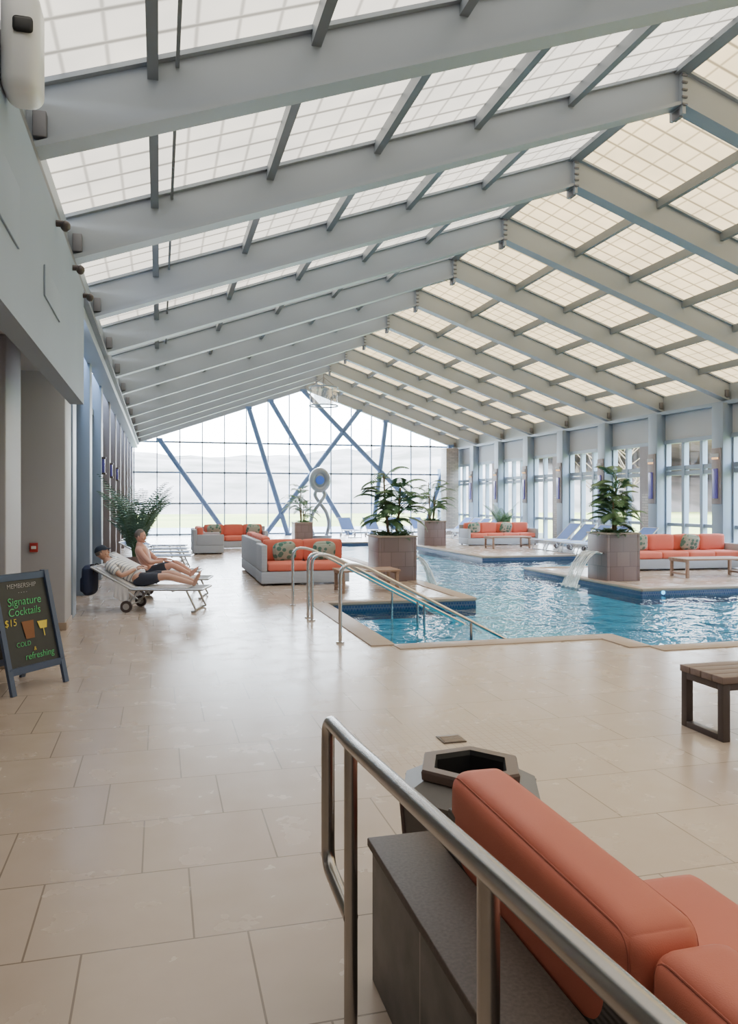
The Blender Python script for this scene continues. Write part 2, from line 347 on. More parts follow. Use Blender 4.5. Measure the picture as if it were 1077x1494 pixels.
# left side
mb=MB(); mb.bx(-1.06,-.9,-4,10.3,2.88,4.32,M['bulk'])
mb.bx(-.9,-.885,4.6,5.6,3.35,3.75,M['bulk'],.004); mb.bx(-.9,-.885,6.8,7.8,3.35,3.6,M['bulk'],.004)
mb.obj('wall_bulkhead_left')
mb=MB(); mb.bx(-6,-1.06,-4,11.0,3.38,3.48,M['pillar']); mb.obj('ceiling_soffit')
mb=MB(); mb.bx(-3.3,-3.15,-4,11.0,0,3.38,M['pillar']); mb.obj('wall_left_recess')
for y in (4.0,9.1):
    mb=MB(); mb.bx(-2.15,-1.5,y-.45,y+.45,0,3.38,M['pillar'],.015); mb.bx(-2.17,-1.48,y-.47,y+.47,0,.12,M['coping'],.005); mb.obj('pillar')
mb=MB(); mb.bx(-3.3,-1.19,11.0,11.7,0,3.6,M['pillar'],.015); mb.bx(-3.3,-1.175,10.985,11.7,0,.1,M['coping'],.004); mb.obj('pillar')
mb=MB(); mb.bx(-1.62,-1.52,10.955,10.985,1.03,1.15,M['red'],.006); mb.bx(-1.60,-1.54,10.945,10.957,1.07,1.11,M['white'],.003); mb.obj('fire_alarm_pull_station')
mb=MB(); mb.bx(-1.7,-1.5,11.7,YF,0,4.6,M['wallblue']); mb.bx(-1.5,-1.47,11.7,YF,0,.12,M['coping'])
for y in BY:
    if y<12: continue
    mb.bx(-1.5,-1.2,y-.25,y+.25,0,4.4,M['wallblue'] if y<19 else M['panel'],.01)
    mb.bx(-1.5,-1.44,y+.7,y+2.2,.4,3.4,M['mull'],.01)
mb.bx(-1.52,-1.35,11.7,YF,3.5,3.62,M['mull'])
mb.obj('wall_left')
for y in BY[7:10]:
    mb=MB(); mb.bx(-1.2,-1.14,y-.05,y+.05,2.3,2.6,M['violet'],.01); mb.bx(-1.2,-1.12,y-.07,y+.07,2.6,2.64,M['darkmetal'],.005); mb.bx(-1.2,-1.12,y-.07,y+.07,2.26,2.3,M['darkmetal'],.005)
    mb.obj('wall_sconce')
mb=MB(); mb.bx(-6,16,-4.2,-4,0,7.6,M['wallr']); mb.obj('wall_back')
mb=MB(); mb.bx(-6.2,-6,-4,12,0,4.5,M['pillar']); mb.obj('wall_left_outer')

# right wall with glazing
mb=MB(); g=MB()
mb.bx(14.75,14.95,-4,YF,3.42,4.3,M['wallr'])
mb.bx(14.70,14.80,-4,YF,3.38,3.50,M['mull'])
mb.bx(14.75,14.95,-4,YF,0,.15,M['wallr'])
for i,y in enumerate(BY):
    mb.bx(14.45,14.95,y-.22,y+.22,0,4.3,M['mull'],.01)
    ya,yb=y+.22,y+2.65
    if i%2==0:
        mb.bx(14.70,14.92,ya,ya+.8,0.15,3.4,M['panel']); mb.bx(14.68,14.70,ya+.15,ya+.65,.3,1.9,M['stone'])
        qs=(.33,.66,1)
    else: qs=(0,.33,.66,1)
    for q in qs:
        yy=ya+(yb-ya)*q; mb.bx(14.74,14.9,yy-.06,yy+.06,.15,3.42,M['mull'])
    for z in (2.5,2.66): mb.bx(14.76,14.9,ya,yb,z-.06,z+.06,M['mull'])
    mb.bx(14.78,14.9,ya,yb,.93,1.03,M['mull'])
mb.bx(14.55,14.95,-4,BY[0],0,3.4,M['wallr'])
mb.obj('wall_right')
g.add([(14.85,-4,.2),(14.85,YF,.2),(14.85,YF,3.42),(14.85,-4,3.42)],[[0,1,2,3]],M['glass']); g.obj('window_right_glazing')
for y in BY:
    if y<12: continue
    mb=MB(); mb.bx(14.36,14.45,y-.09,y+.09,1.75,2.55,M['violet'],.01)
    mb.bx(14.40,14.45,y-.17,y+.17,1.6,3.1,M['panel'],.01)
    mb.bx(14.34,14.41,y-.12,y+.12,2.85,2.95,M['wallr'],.005); mb.bx(14.35,14.41,y-.10,y+.10,2.80,2.85,M['warm'],.005)
    mb.obj('wall_sconce')
mb=MB(); mb.bx(13.8,14.45,36.9,37.7,0,4.3,M['stone'],.01); mb.obj('stone_pillar')

# far gable glazing
mb=MB()
x=-1.15
while x<15:
    h=zt(x); mb.bx(x-.025,x+.025,YF-.05,YF+.07,0,h,M['mull']); x+=1.045
for z in (.08,1.55,3.02): mb.bx(-1.3,15,YF-.05,YF+.07,z-.04,z+.04,M['mull'])
mb.bx(-1.3,15,YF-.05,YF+.07,4.42,4.5,M['mull'])
mb.obj('window_gable_frame')
g=MB(); g.add([(-1.2,YF+.02,0),(15,YF+.02,0),(15,YF+.02,zt(15)),(XC,YF+.02,zt(XC)),(-1.2,YF+.02,zt(-1.2))],[[0,1,2,3,4]],M['glass']); g.obj('window_gable_glazing')
mb=MB()
for (a,b) in (((0,4.55),(3.15,0)),((4.15,zb(4.15)),(6.05,0)),((5.2,zb(5.2)),(9.1,0)),((9.6,zb(9.6)),(4.9,0)),((6.8,zb(6.8)),(12.3,1.6)),((11.0,zb(11)),(10.3,0)),((14.45,4.5),(13.0,0))):
    mb.tube([(a[0],YF-.35,a[1]),(b[0],YF-.35,b[1])],.12,M['brace'],12)
    for p in (a,b): mb.box((p[0],YF-.35,max(p[1],.06)),(.3,.26,.12),M['brace'],.01)
mb.obj('window_diagonal_braces')

# outdoors
mb=MB(); mb.bx(-300,400,YF+.6,400,-.6,-.35,M['grass']); mb.bx(15.6,400,-150,YF+.6,-.6,-.35,M['grass']); mb.bx(-300,-7,-150,YF+.6,-.6,-.35,M['grass']); mb.obj('ground')
mb=MB(); mb.bx(-3,20,YF+.2,52,-.34,-.06,M['patio']); mb.obj('patio')
mb=MB(); mb.bx(1,13,41,50,-.055,-.03,M['outwater']); mb.obj('outdoor_pool')
mb=MB()
def hills(P,Q,dep,hh,n=90,seed=1):
    rr=random.Random(seed); P=Vector(P);Q=Vector(Q); ph=[rr.uniform(0,6) for _ in range(4)]
    d=(Q-P); nn=Vector((-d.y,d.x,0)).normalized(); V=[];F=[]
    rows=8
    for i in range(n+1):
        t=i/n; h=hh*(.8+.14*math.sin(7*t+ph[0])+.07*math.sin(19*t+ph[1])+.02*rr.uniform(-1,1))
        for k in range(rows):
            q=k/(rows-1); V.append(P+d*t+nn*dep*q+Vector((0,0,-.4+h*(q**.7)*(1+.04*rr.uniform(-1,1)))))
    for i in range(n):
        for k in range(rows-1):
            a=i*rows+k; F.append([a,a+1,a+rows+1,a+rows])
    mb.add(V,F,M['hill'])
hills((-160,120,0),(260,120,0),90,23,seed=3)
hills((150,200,0),(150,-150,0),-70,20,seed=5)
mb.obj('wooded_hill')
def tree(loc,h,seed):
    rr=random.Random(seed); m=MB()
    m.tube([(0,0,0),(.05,0,h*.4),(0,.1,h*.8)],[.14,.1,.03],M['stem'],6)
    for i in range(26):
        z=h*rr.uniform(.3,.8); a=rr.uniform(0,6.28); l=h*rr.uniform(.15,.32)
        p=Vector((0,0,z)); q=p+Vector((math.cos(a)*l,math.sin(a)*l,l*.9)); m.tube([p,(p+q)/2+Vector((0,0,-.1)),q],[.04,.03,.012],M['stem'],4)
        for k in range(4):
            w=q-p; s0=p+w*rr.uniform(.4,1); a2=rr.uniform(0,6.28); m.tube([s0,s0+Vector((math.cos(a2),math.sin(a2),1.))*l*.3],[.015,.006],M['stem'],3)
    m.obj('bare_tree',loc=loc)
for i,(x,y,h) in enumerate([(28,26,7),(33,33,8),(26,40,7),(38,24,8),(44,40,9),(30,50,8),(36,30,6)]): tree((x,y,-.36),h,i)

# ------------------------------------------------------------ planters & palms
def frond(m,base,az,el,L,mat,rr,nl=13,ll=.26,w=.022,dr=1.5):
    p=Vector(base); d=Vector((math.cos(az)*math.cos(el),math.sin(az)*math.cos(el),math.sin(el))); side=Vector((-math.sin(az),math.cos(az),0))
    pts=[p.copy()]; n=nl; e=el
    for i in range(n):
        e-= (dr/n)*(.5+i/n); d=Vector((math.cos(az)*math.cos(e),math.sin(az)*math.cos(e),math.sin(e))); p=p+d*L/n; pts.append(p.copy())
        if i<n*.15: continue
        q=(i+1)/n; l=ll*math.sin(math.pi*min(1,.18+q*.78))**.7
        for sg in (-1,1):
            t=(side*sg*.85+d*.55+Vector((0,0,-.18))).normalized(); wd=d*w
            a=p; b=p+t*l*.5; c=p+t*l+Vector((0,0,-l*.15))
            m.add([a-wd*.4,a+wd*.4,b+wd,c,b-wd],[[0,1,2,3,4]],mat)
    m.tube(pts,[.012*(1-.8*i/len(pts)) for i in range(len(pts))],M['leaf'],4,cap=False)
def palm(m,c,h,spread,nf,mat,seed,tiers=True):
    rr=random.Random(seed); x,y,z=c
    if tiers:
        for s in range(4):
            ox,oy=rr.uniform(-.08,.08),rr.uniform(-.08,.08); hh=h*(.8,.62,.45,.28)[s]
            m.tube([(x+ox,y+oy,z),(x+ox*2,y+oy*2,z+hh*.5),(x+ox*2.5,y+oy*2.5,z+hh)],[.03,.024,.016],M['stem'],6)
            for k in range(nf//4):
                zz=z+hh*(.5+.5*k/(nf//4)); frond(m,(x+ox*2.2,y+oy*2.2,zz),rr.uniform(0,6.28),rr.uniform(.2,1.2),spread*rr.uniform(.7,1.1),mat,rr,nl=16,ll=.22)
    else:
        for k in range(nf): frond(m,(x+rr.uniform(-.06,.06),y+rr.uniform(-.06,.06),z),rr.uniform(0,6.28),rr.uniform(1.32,1.54),h*rr.uniform(.5,1.1),mat,rr,nl=26,dr=.9,ll=.24,w=.014)
def planter(x,y,w,h,ph,spread,nf,seed,z0=0):
    m=MB(); t=.06
    for sx in(-1,1):
        m.bx(x+sx*(w/2-t),x+sx*w/2,y-w/2,y+w/2,z0,h,M['pltile'],.006)
        m.bx(x-w/2+t,x+w/2-t,y+sx*(w/2-t),y+sx*w/2,z0,h,M['pltile'],.006)
        m.bx(x+sx*(w/2-t*1.2),x+sx*(w/2+.02),y-w/2-.02,y+w/2+.02,h,h+.04,M['coping'],.006)
        m.bx(x-w/2+t*1.2,x+w/2-t*1.2,y+sx*(w/2-t*1.2),y+sx*(w/2+.02),h,h+.04,M['coping'],.006)
    m.bx(x-w/2+t,x+w/2-t,y-w/2+t,y+w/2-t,z0,h-.04,M['soil'])
    rr=random.Random(seed+50)
    for k in range(50):
        a=rr.uniform(0,6.28); r=rr.uniform(0,w*.36); frond(m,(x+r*math.cos(a),y+r*math.sin(a),h-.04),a,rr.uniform(.6,1.4),.30,M['leaf'],rr,6,.09,.02)
    palm(m,(x,y,h-.04),ph,spread,nf,M['leaf'],seed)
    return m.obj('potted_palm_planter')
planter(4.82,16.2,.84,.92,1.75,.72,52,1)
planter(9.42,15.0,.78,.98,1.6,.68,48,2)
planter(9.95,28.2,.85,.9,1.9,.9,36,3)
planter(6.1,34.4,.8,.7,2.0,.9,36,4)
m=MB(); m.tube([(13.5,29.6,0),(13.5,29.6,.45)],[.2,.26],M['pltile'],16); palm(m,(13.5,29.6,.42),1.3,.5,24,M['leaf'],8,False); m.obj('potted_palm')
m=MB(); m.tube([(-.50,17.6,0),(-.50,17.6,.5)],[.2,.27],M['pltile'],16); palm(m,(-.50,17.6,.5),1.8,.8,46,M['leaf2'],9,False); m.obj('potted_palm')

# waterfalls
def spill(x,y,z,w,dx,name='waterfall_spout'):
    m=MB(); n=16; rr=random.Random(4); sg=1 if dx>0 else -1
    V=[];F=[]; k=24
    for i in range(n+1):
        t=i/n
        for j in range(k+1):
            q=j/k-.5; yy=y+w*q*(1+.12*t); V.append((x-dx*t*(1+.10*math.sin(j*1.9)*t),yy,z-(z+.12)*t*t+.012*math.sin(j*2.7+i)))
    for i in range(n):
        for j in range(k): F.append([i*(k+1)+j,i*(k+1)+j+1,(i+1)*(k+1)+j+1,(i+1)*(k+1)+j])
    m.add(V,F,M['spill'])
    for j in range(7):
        yy=y+w*(j/6-.5); pts=[(x-dx*i/8*rr.uniform(.98,1.02),yy+.01*rr.uniform(-1,1),z-(z+.12)*(i/8)**2) for i in range(9)]
        m.tube(pts,[.006+.008*(i/8) for i in range(9)],M['spill'],5)
    for j in range(26):
        a=rr.uniform(0,6.28); r=rr.uniform(0,.28); m.sph((x-dx+r*math.cos(a)*.5,y+r*math.sin(a)*1.3,-.12+rr.uniform(0,.05)),(.03,.03,.012),M['spill'],u=6,v=4)
    m.bx(min(x,x+sg*.10),max(x,x+sg*.10),y-w/2-.04,y+w/2+.04,z-.05,z-.01,M['steel'],.004)
    m.obj(name)
spill(8.93,15.0,.62,.5,.55); spill(5.34,16.2,.5,.4,-.4)

m=MB(); m.tube([(9.35,13.18,-.07),(9.35,13.155,-.07)],.035,M['cyan'],16); m.obj('pool_light')

# pool handrails
def prail(y):
    m=MB()
    path=rnd([(2.08,y,0),(2.08,y,.93),(2.34,y,.93),(4.65,y,-.28)],.16,7)
    m.tube(path,.022,M['steel'],12)
    m.tube([(3.75,y,.19),(3.75,y,-.89)],.019,M['steel'],10)
    m.tube([(2.08,y,0),(2.08,y,.02)],.05,M['steel'],14)
    m.obj('pool_handrail')
for y in (9.15,10.95,11.25,12.6): prail(y)

# ------------------------------------------------------------ sofas
def cushion(m,x0,x1,y0,y1,z0,z1,mat): m.cush(((x0+x1)/2,(y0+y1)/2,(z0+z1)/2),(x1-x0,y1-y0,z1-z0),mat,.04,.015,7)
def sofa(name,x,y,w,rot,d=.95,n=3,arms=(1,1),h=.82,pillows=True):
    m=MB(); fr=M['wick']
    m.bx(-w/2,w/2,-d/2,d/2,.04,.28,fr,.02)
    m.bx(-w/2,w/2,d/2-.12,d/2,.28,h-.05,fr,.02)
    for s,a in zip((-1,1),arms):
        if a: m.bx(s*w/2,s*(w/2-.12),-d/2,d/2-.12,.28,.62 if a==1 else h-.05,fr,.02)
    for sx in(-1,1):
        for sy in (-1,1): m.bx(sx*(w/2-.1)-.03,sx*(w/2-.1)+.03,sy*(d/2-.1)-.03,sy*(d/2-.1)+.03,0,.05,M['darkmetal'])
    a0=-w/2+(.13 if arms[0] else .01); a1=w/2-(.13 if arms[1] else .01); s=(a1-a0)/n
    for i in range(n):
        cushion(m,a0+i*s+.006,a0+(i+1)*s-.006,-d/2-.01,d/2-.30,.285,.45,M['coralfar'])
        cushion(m,a0+i*s+.006,a0+(i+1)*s-.006,d/2-.31,d/2-.125,.45,h+.02,M['coralfar'])
    if pillows:
        for i in range(n):
            if i%2==0 or n==2:
                R=Matrix.Rotation(math.radians(18),3,'X')@Matrix.Rotation(math.radians(8*(i-1)),3,'Y')
                m.cush((a0+(i+.5)*s,d/2-.42,.645),(.42,.12,.36),M['pillow'],.045,.035,7,rot=R)
    return m.obj(name,loc=(x,y,0),rotz=rot)
sofa('outdoor_sofa',2.85,16.1,1.8,0,n=2,arms=(2,0),h=.86)
sofa('outdoor_sofa',2.44,18.15,3.0,math.radians(90),n=3,arms=(0,0),pillows=False,h=.9)
sofa('outdoor_sofa',2.55,28.2,2.3,math.radians(0),n=3)
sofa('outdoor_sofa',1.5,26.2,1.9,math.radians(90),n=2,pillows=False)
sofa('outdoor_sofa',12.5,17.0,3.1,math.radians(-4),n=4)
sofa('outdoor_sofa',12.6,28.0,2.9,0,n=4)
def ctable(x,y,w,d,h,rot=0,name='coffee_table'):
    m=MB(); n=int(d/.11)
    for i in range(n): m.box((0,-d/2+(i+.5)*d/n,h-.02),(w,d/n-.012,.035),M['wood'],.004)
    for sx in(-1,1):
        m.box((sx*(w/2-.05),0,h-.06),(.05,d-.04,.045),M['wood'])
        for sy in (-1,1): m.box((sx*(w/2-.06),sy*(d/2-.06),(h-.05)/2),(.06,.06,h-.05),M['wood'],.004)
        m.box((sx*(w/2-.06),0,.08),(.045,d-.1,.04),M['wood'])
    m.obj(name,loc=(x,y,0),rotz=rot)
ctable(3.75,14.3,1.15,.7,.42)
ctable(11.9,15.1,1.6,.7,.42,-.05)
ctable(12.0,25.9,1.5,.8,.42)

# ------------------------------------------------------------ loungers
def lounger(name,x,y,rot,sl,towel=False,back=(0,.68)):
    m=MB(); bs,bz=back; E_=1.70
    for t in (-.31,.31):
        m.tube([(.62,t,.34),(E_,t,.34)],.018,M['alu'],8)
        m.tube([(.62,t,.34),(bs,t,bz)],.018,M['alu'],8)
        m.tube(rnd([(1.46,t,.34),(1.62,t,.02),(1.54,t,.015)],.03,3),.016,M['alu'],8)
        m.tube([(.75,t,.34),(.56,t,.10)],.016,M['alu'],8)
        m.tube([(.35,t,(bz-.34)*.43+.33),(.72,t,.2)],.012,M['alu'],6)
    for (s,z) in ((bs,bz),(.62,.34),(E_,.34),(1.25,.32)): m.tube([(s,-.31,z),(s,.31,z)],.016,M['alu'],8)
    m.tube([(1.56,-.31,.015),(1.56,.31,.015)],.014,M['alu'],8)
    for t in (-.35,.35): m.tube([(.56,t-.02,.09),(.56,t+.02,.09)],.09,M['darkmetal'],18); m.tube([(.56,t-.024,.09),(.56,t+.024,.09)],.05,M['alu'],10)
    m.tube([(.56,-.35,.09),(.56,.35,.09)],.012,M['alu'],8)
    m.bar((.62,0,.335),(E_,0,.335),.60,.016,sl); m.bar((.62,0,.34),(bs+.01,0,bz-.005),.60,.016,sl)
    if towel:
        m.bar((.05,0,.665),(.62,0,.36),.5,.03,M['towel']); m.bar((.62,0,.36),(1.45,0,.36),.5,.02,M['towel'])
        V=[];F=[]
        for i in range(13):
            s=.36+.22*i/12
            zt_=.34+(.62-s)/.62*.34+.012 if s<.62 else .36
            for j in range(5): V.append((s+.01*math.sin(j+i*.5),-.325-.012*math.sin(i*1.7)*j/4,zt_-.26*j/4))
        for i in range(12):
            for j in range(4): a=i*5+j; F.append([a,a+1,a+6,a+5])
        m.add(V,F,M['towel'])
    return m.obj(name,loc=(x,y,0),rotz=rot)
L1=(-.92,12.98,math.atan2(-.284,.959)); L2=(-.80,14.45,math.atan2(-.2,.98))
lounger('chaise_lounge',*L1,M['sling'],True)
lounger('chaise_lounge',*L2,M['sling'],True)
for (x,y) in ((-.9,15.9),(-.9,20.2),(-.9,21.6),(-.9,23.1),(-.9,24.6)): lounger('chaise_lounge',x,y,-.15,M['slingblue'] if y>20 else M['sling'],y<17)
for y in (20.6,22.0,23.0,24.0,25.0,31.6,32.7,33.8,34.9): lounger('chaise_lounge',14.2,y,math.pi+.15,M['slingblue'],back=(0,.88))
for x in (8.4,9.6,10.8,11.9): lounger('chaise_lounge',x,36.2,-math.pi/2+.1,M['slingblue'],back=(0,.88))

# ------------------------------------------------------------ people
def skin(name,V,E,R,mat,parent,sub=2,root=0):
    me=bpy.data.meshes.new(name); me.from_pydata([tuple(v) for v in V],E,[]); o=bpy.data.objects.new(name,me); COL.objects.link(o)
    o.modifiers.new('Skin','SKIN')
    for i,r in enumerate(R):
        sv=me.skin_vertices[0].data[i]; sv.radius=r if isinstance(r,tuple) else (r,r); sv.use_root=(i==root)
    ss=o.modifiers.new('Sub','SUBSURF'); ss.levels=sub; ss.render_levels=sub
    bpy.context.view_layer.update()
    dg=bpy.context.evaluated_depsgraph_get(); me2=bpy.data.meshes.new_from_object(o.evaluated_get(dg))
    o.modifiers.clear(); o.data=me2; me2.materials.clear(); me2.materials.append(mat)
    for p in me2.polygons: p.use_smooth=True
    o.parent=parent; return o
def hand(name,w,d,nrm,side,mat,parent,curl=.5):
    w=Vector(w); d=Vector(d).normalized(); side=Vector(side); side=(side-d*side.dot(d)).normalized(); nr=Vector(nrm); nr=(nr-d*nr.dot(d)-side*nr.dot(side)).normalized()
    V=[w,w+d*.04,w+d*.085];R=[(.022,.018),(.036,.016),(.038,.014)];E=[(0,1),(1,2)]
    skin(name+'_palm',V,E,R,mat,parent,2)
    for k,(o,l) in enumerate(((.027,.072),(.009,.08),(-.009,.075),(-.026,.058))):
        b=w+d*.075+side*o; p=b; V=[b];R=[.010]
        for q,(f,r) in enumerate(((.45,.009),(.33,.0085),(.25,.0075))):
            a=curl*(q+.4); dd=(d*math.cos(a)+nr*math.sin(a)); p=p+dd*(l*f+ (.02 if q==0 else 0)); V.append(p);R.append(r)
        skin(f'{name}_finger_{k+1}',V,[(0,1),(1,2),(2,3)],R,mat,parent,1)
    b=w+d*.03+side*.02; V=[b,b+(side*.8+d*.6)*.035,b+(side*.7+d*.9)*.06+nr*.012,b+(side*.6+d*1.1)*.078+nr*.02]
    skin(name+'_thumb',V,[(0,1),(1,2),(2,3)],[.013,.011,.010,.008],mat,parent,1)
def head(c,fwd,up,mskin,parent,cap=None,hair=None,name='head'):
    fwd=Vector(fwd).normalized(); up=Vector(up); up=(up-fwd*up.dot(fwd)).normalized(); rt=fwd.cross(up)
    R=Matrix((rt,fwd,up)).transposed()
    m=MB(); m.T=Matrix.Translation(Vector(c))@R.to_4x4()
    def fn(p):
        z=p.z; k=1-.26*max(0,-z)**1.5; q=Vector((p.x*k,p.y*(1-.10*max(0,-z)),z))
        if p.y>0: q.y*=.95
        if p.y<-.1 and z<-.3: q.y*=.8
        return q
    m.sph((0,0,0),(.076,.098,.118),mskin,fn=fn,u=28,v=20)
    m.tube([(0,.086,.014),(0,.096,-.012),(0,.104,-.028),(0,.090,-.036)],[.006,.009,.011,.008],mskin,8)
    m.sph((0,.066,-.088),(.028,.024,.022),mskin,u=10,v=8)
    for s in(-1,1):
        m.sph((s*.03,.080,.006),(.012,.008,.007),M['white'],u=10,v=8); m.sph((s*.03,.086,.006),(.005,.004,.005),M['eye'],u=8,v=6)
        m.tube([(s*.014,.090,.025),(s*.030,.088,.030),(s*.045,.078,.025)],.0035,M['hair'],6)
        m.sph((s*.076,-.005,-.008),(.010,.018,.028),mskin,u=10,v=8)
        m.sph((s*.038,.060,-.03),(.024,.022,.024),mskin,u=12,v=8)
    m.tube([(-.022,.082,-.060),(0,.089,-.058),(.022,.082,-.060)],[.002,.005,.002],M['lip'],6)
    if hair:
        def hf(p):
            q=fn(p)
            if p.y>.35 and p.z<.55: q=q*.9
            if p.z<-.35: q=q*.88
            return q
        m.sph((0,-.010,.012),(.082,.098,.120),hair,fn=hf,u=24,v=16)
    if cap:
        def cf(p): return Vector((p.x,p.y,max(p.z,0)))
        m.sph((0,-.006,.04),(.084,.106,.092),cap,fn=cf,u=24,v=14)
        V=[];F=[];n=12
        for i in range(n+1):
            a=math.pi*(.12+.76*i/n)
            V.append((.08*math.cos(a),.094*math.sin(a),.045)); V.append((.078*math.cos(a),.094*math.sin(a)+.075*math.sin(a)**.6,.032)); V.append((.08*math.cos(a),.094*math.sin(a),.039)); V.append((.078*math.cos(a),.094*math.sin(a)+.075*math.sin(a)**.6,.026))
        for i in range(n):
            a=4*i; F+= [[a,a+1,a+5,a+4],[a+2,a+6,a+7,a+3],[a+1,a+3,a+7,a+5]]
        m.add(V,F,cap)
    o=m.obj(name,parent=parent); return o
def person(name,L,J,mskin,shirt=None,capm=None,hairm=None,fwd=(.8,0,.5),up=(-.5,0,.8)):
    e=empty(name,(L[0],L[1],0),L[2])
    P={k:Vector(v) for k,v in J.items()}
    K=['pelvis','waist','chest','neck','head0']; V=[P[k] for k in K]
    R=[(.15,.105),(.135,.10),(.165,.11),(.06,.058),(.05,.05)]; E=[(0,1),(1,2),(2,3),(3,4)]
    def add(p,r,fr): V.append(p);R.append(r);E.append((fr,len(V)-1));return len(V)-1
    for s in ('l','r'):
        a=add(P['sh_'+s],.062,2); b=add((P['sh_'+s]+P['el_'+s])/2,.05,a); b=add(P['el_'+s],.04,b); b=add((P['el_'+s]*.6+P['wr_'+s]*.4),.040,b); add(P['wr_'+s],.026,b)
        a=add(P['hip_'+s],.088,0); b=add((P['hip_'+s]+P['kn_'+s])/2,.078,a); b=add(P['kn_'+s],.056,b); b=add(P['kn_'+s]*.65+P['an_'+s]*.35,.057,b); b=add(P['an_'+s],.036,b)
    skin('body',V,E,R,mskin,e)
    for s in ('l','r'):
        a=P['an_'+s]; t=P['toe_'+s]; d=(t-a).normalized()
        back=a-d*.045
        skin('foot_'+s,[back,a,a+(t-a)*.55,t],[(0,1),(1,2),(2,3)],[.03,.036,(.042,.028),(.036,.016)],mskin,e,2)
        for k in range(5):
            sd=Vector((0,1,0)); b=t+sd*(.03-.015*k); skin(f'toe_{s}_{k+1}',[b-d*.015,b+d*(.022-.003*k)],[(0,1)],[.009,.008],mskin,e,1)
        w=P['wr_'+s]; d=(w-P['el_'+s]).normalized()
        sd=Vector((0,1 if s=='r' else -1,.2)); hand('hand_'+s,w,d*.8+Vector((.3,0,-.2)),(0,0,-1),sd,mskin,e,.35)
    if shirt:
        V=[];R=[];E=[]
        pe=P['pelvis'];V=[pe*.97+P['waist']*.03,P['waist'],P['chest'],P['chest']*.35+P['neck']*.65];R=[(.180,.138),(.162,.126),(.185,.128),(.085,.08)];E=[(0,1),(1,2),(2,3)]
        for s in ('l','r'): a=add(P['sh_'+s],.080,2); b=add(P['sh_'+s]*.5+P['el_'+s]*.5,.070,a); add(P['sh_'+s]*.25+P['el_'+s]*.75,.062,b)
        skin('shirt',V,E,R,shirt,e)
    V=[P['waist']*.45+P['pelvis']*.55,P['pelvis']];R=[(.155,.115),(.165,.12)];E=[(0,1)]
    for s in ('l','r'): a=add(P['hip_'+s],.108,1); b=add(P['hip_'+s]*.5+P['kn_'+s]*.5,.098,a); add(P['hip_'+s]*.2+P['kn_'+s]*.8,.082,b)
    skin('shorts',V,E,R,M['shorts'],e,root=1)
    head(P['head'],fwd,up,mskin,e,capm,hairm)
    return e
J1=dict(pelvis=(.66,0,.47),waist=(.48,0,.565),chest=(.29,0,.68),neck=(.135,0,.765),head0=(.09,0,.80),head=(.065,0,.875),
 sh_l=(.24,.19,.70),sh_r=(.24,-.19,.70),el_l=(.47,.28,.56),el_r=(.46,-.29,.55),wr_l=(.62,.12,.66),wr_r=(.64,-.13,.645),
 hip_l=(.70,.09,.46),hip_r=(.70,-.09,.46),kn_l=(1.10,.11,.56),kn_r=(1.10,-.10,.53),an_l=(1.50,.07,.43),an_r=(1.52,-.05,.41),toe_l=(1.58,.09,.58),toe_r=(1.61,-.07,.565))
person('reclining_man_in_striped_shirt',L1,J1,M['skin'],M['shirt'],M['cap'],M['hair'],fwd=(.9,.05,.35),up=(-.35,0,.9))
J2=dict(pelvis=(.66,0,.47),waist=(.58,0,.62),chest=(.52,0,.79),neck=(.47,0,.94),head0=(.475,0,.99),head=(.49,0,1.07),
 sh_l=(.50,.20,.84),sh_r=(.50,-.20,.84),el_l=(.72,.27,.64),el_r=(.70,-.27,.63),wr_l=(.93,.15,.66),wr_r=(.92,-.14,.65),
 hip_l=(.72,.09,.46),hip_r=(.72,-.09,.46),kn_l=(1.08,.15,.60),kn_r=(1.06,-.14,.58),an_l=(1.38,.12,.41),an_r=(1.38,-.10,.41),toe_l=(1.47,.13,.52),toe_r=(1.47,-.11,.52))
person('shirtless_man_sitting',L2,J2,M['skin2'],None,None,M['hair'],fwd=(.95,-.15,-.05),up=(.05,0,1))
m=MB(); m.cush((-.10,-.08,.47),(.15,.34,.44),M['bag'],.06,.02,9); m.cush((-.185,-.08,.40),(.06,.24,.22),M['bag'],.025,.01,7)
for t in (-.18,.02): m.tube(rnd([(-.06,t,.62),(-.05,t,.72),(.0,t,.705),(.005,t,.66),(-.03,t,.5)],.03,4),.009,M['black'],6)
m.obj('backpack',loc=(L1[0],L1[1],0),rotz=L1[2])

# ------------------------------------------------------------ sign
e=empty('a_frame_chalkboard_sign',(-1.03,7.62,0),math.atan2(.8,.6))
W=.62;H=1.06;lean=.27
m=MB()
for sg in (-1,1):
    base=Vector((0,-.0 if sg<0 else .54,0)); top=Vector((0,.27,1.04))
    for sx in (-1,1): m.bar(base+Vector((sx*W/2,0,0)),top+Vector((sx*W/2,sg*.012,0)),.05,.03,M['signf'])
    for t in (.19,.965):
        p=base.lerp(top,t); m.bar(p+Vector((-W/2,0,0)),p+Vector((W/2,0,0)),.03,.06,M['signf'])
    a=base.lerp(top,.2); b=base.lerp(top,.96); n=(b-a).normalized()
    m.add([a+Vector((-W/2,.0,0)),a+Vector((W/2,0,0)),b+Vector((W/2,0,0)),b+Vector((-W/2,0,0)),a+Vector((-W/2,.012,0)),a+Vector((W/2,.012,0)),b+Vector((W/2,.012,0)),b+Vector((-W/2,.012,0))],[[0,1,2,3],[7,6,5,4],[0,4,5,1],[1,5,6,2],[2,6,7,3],[3,7,4,0]],M['chalk'])
m.obj('frame_and_boards',parent=e)
ang=math.atan2(1.04,.27)
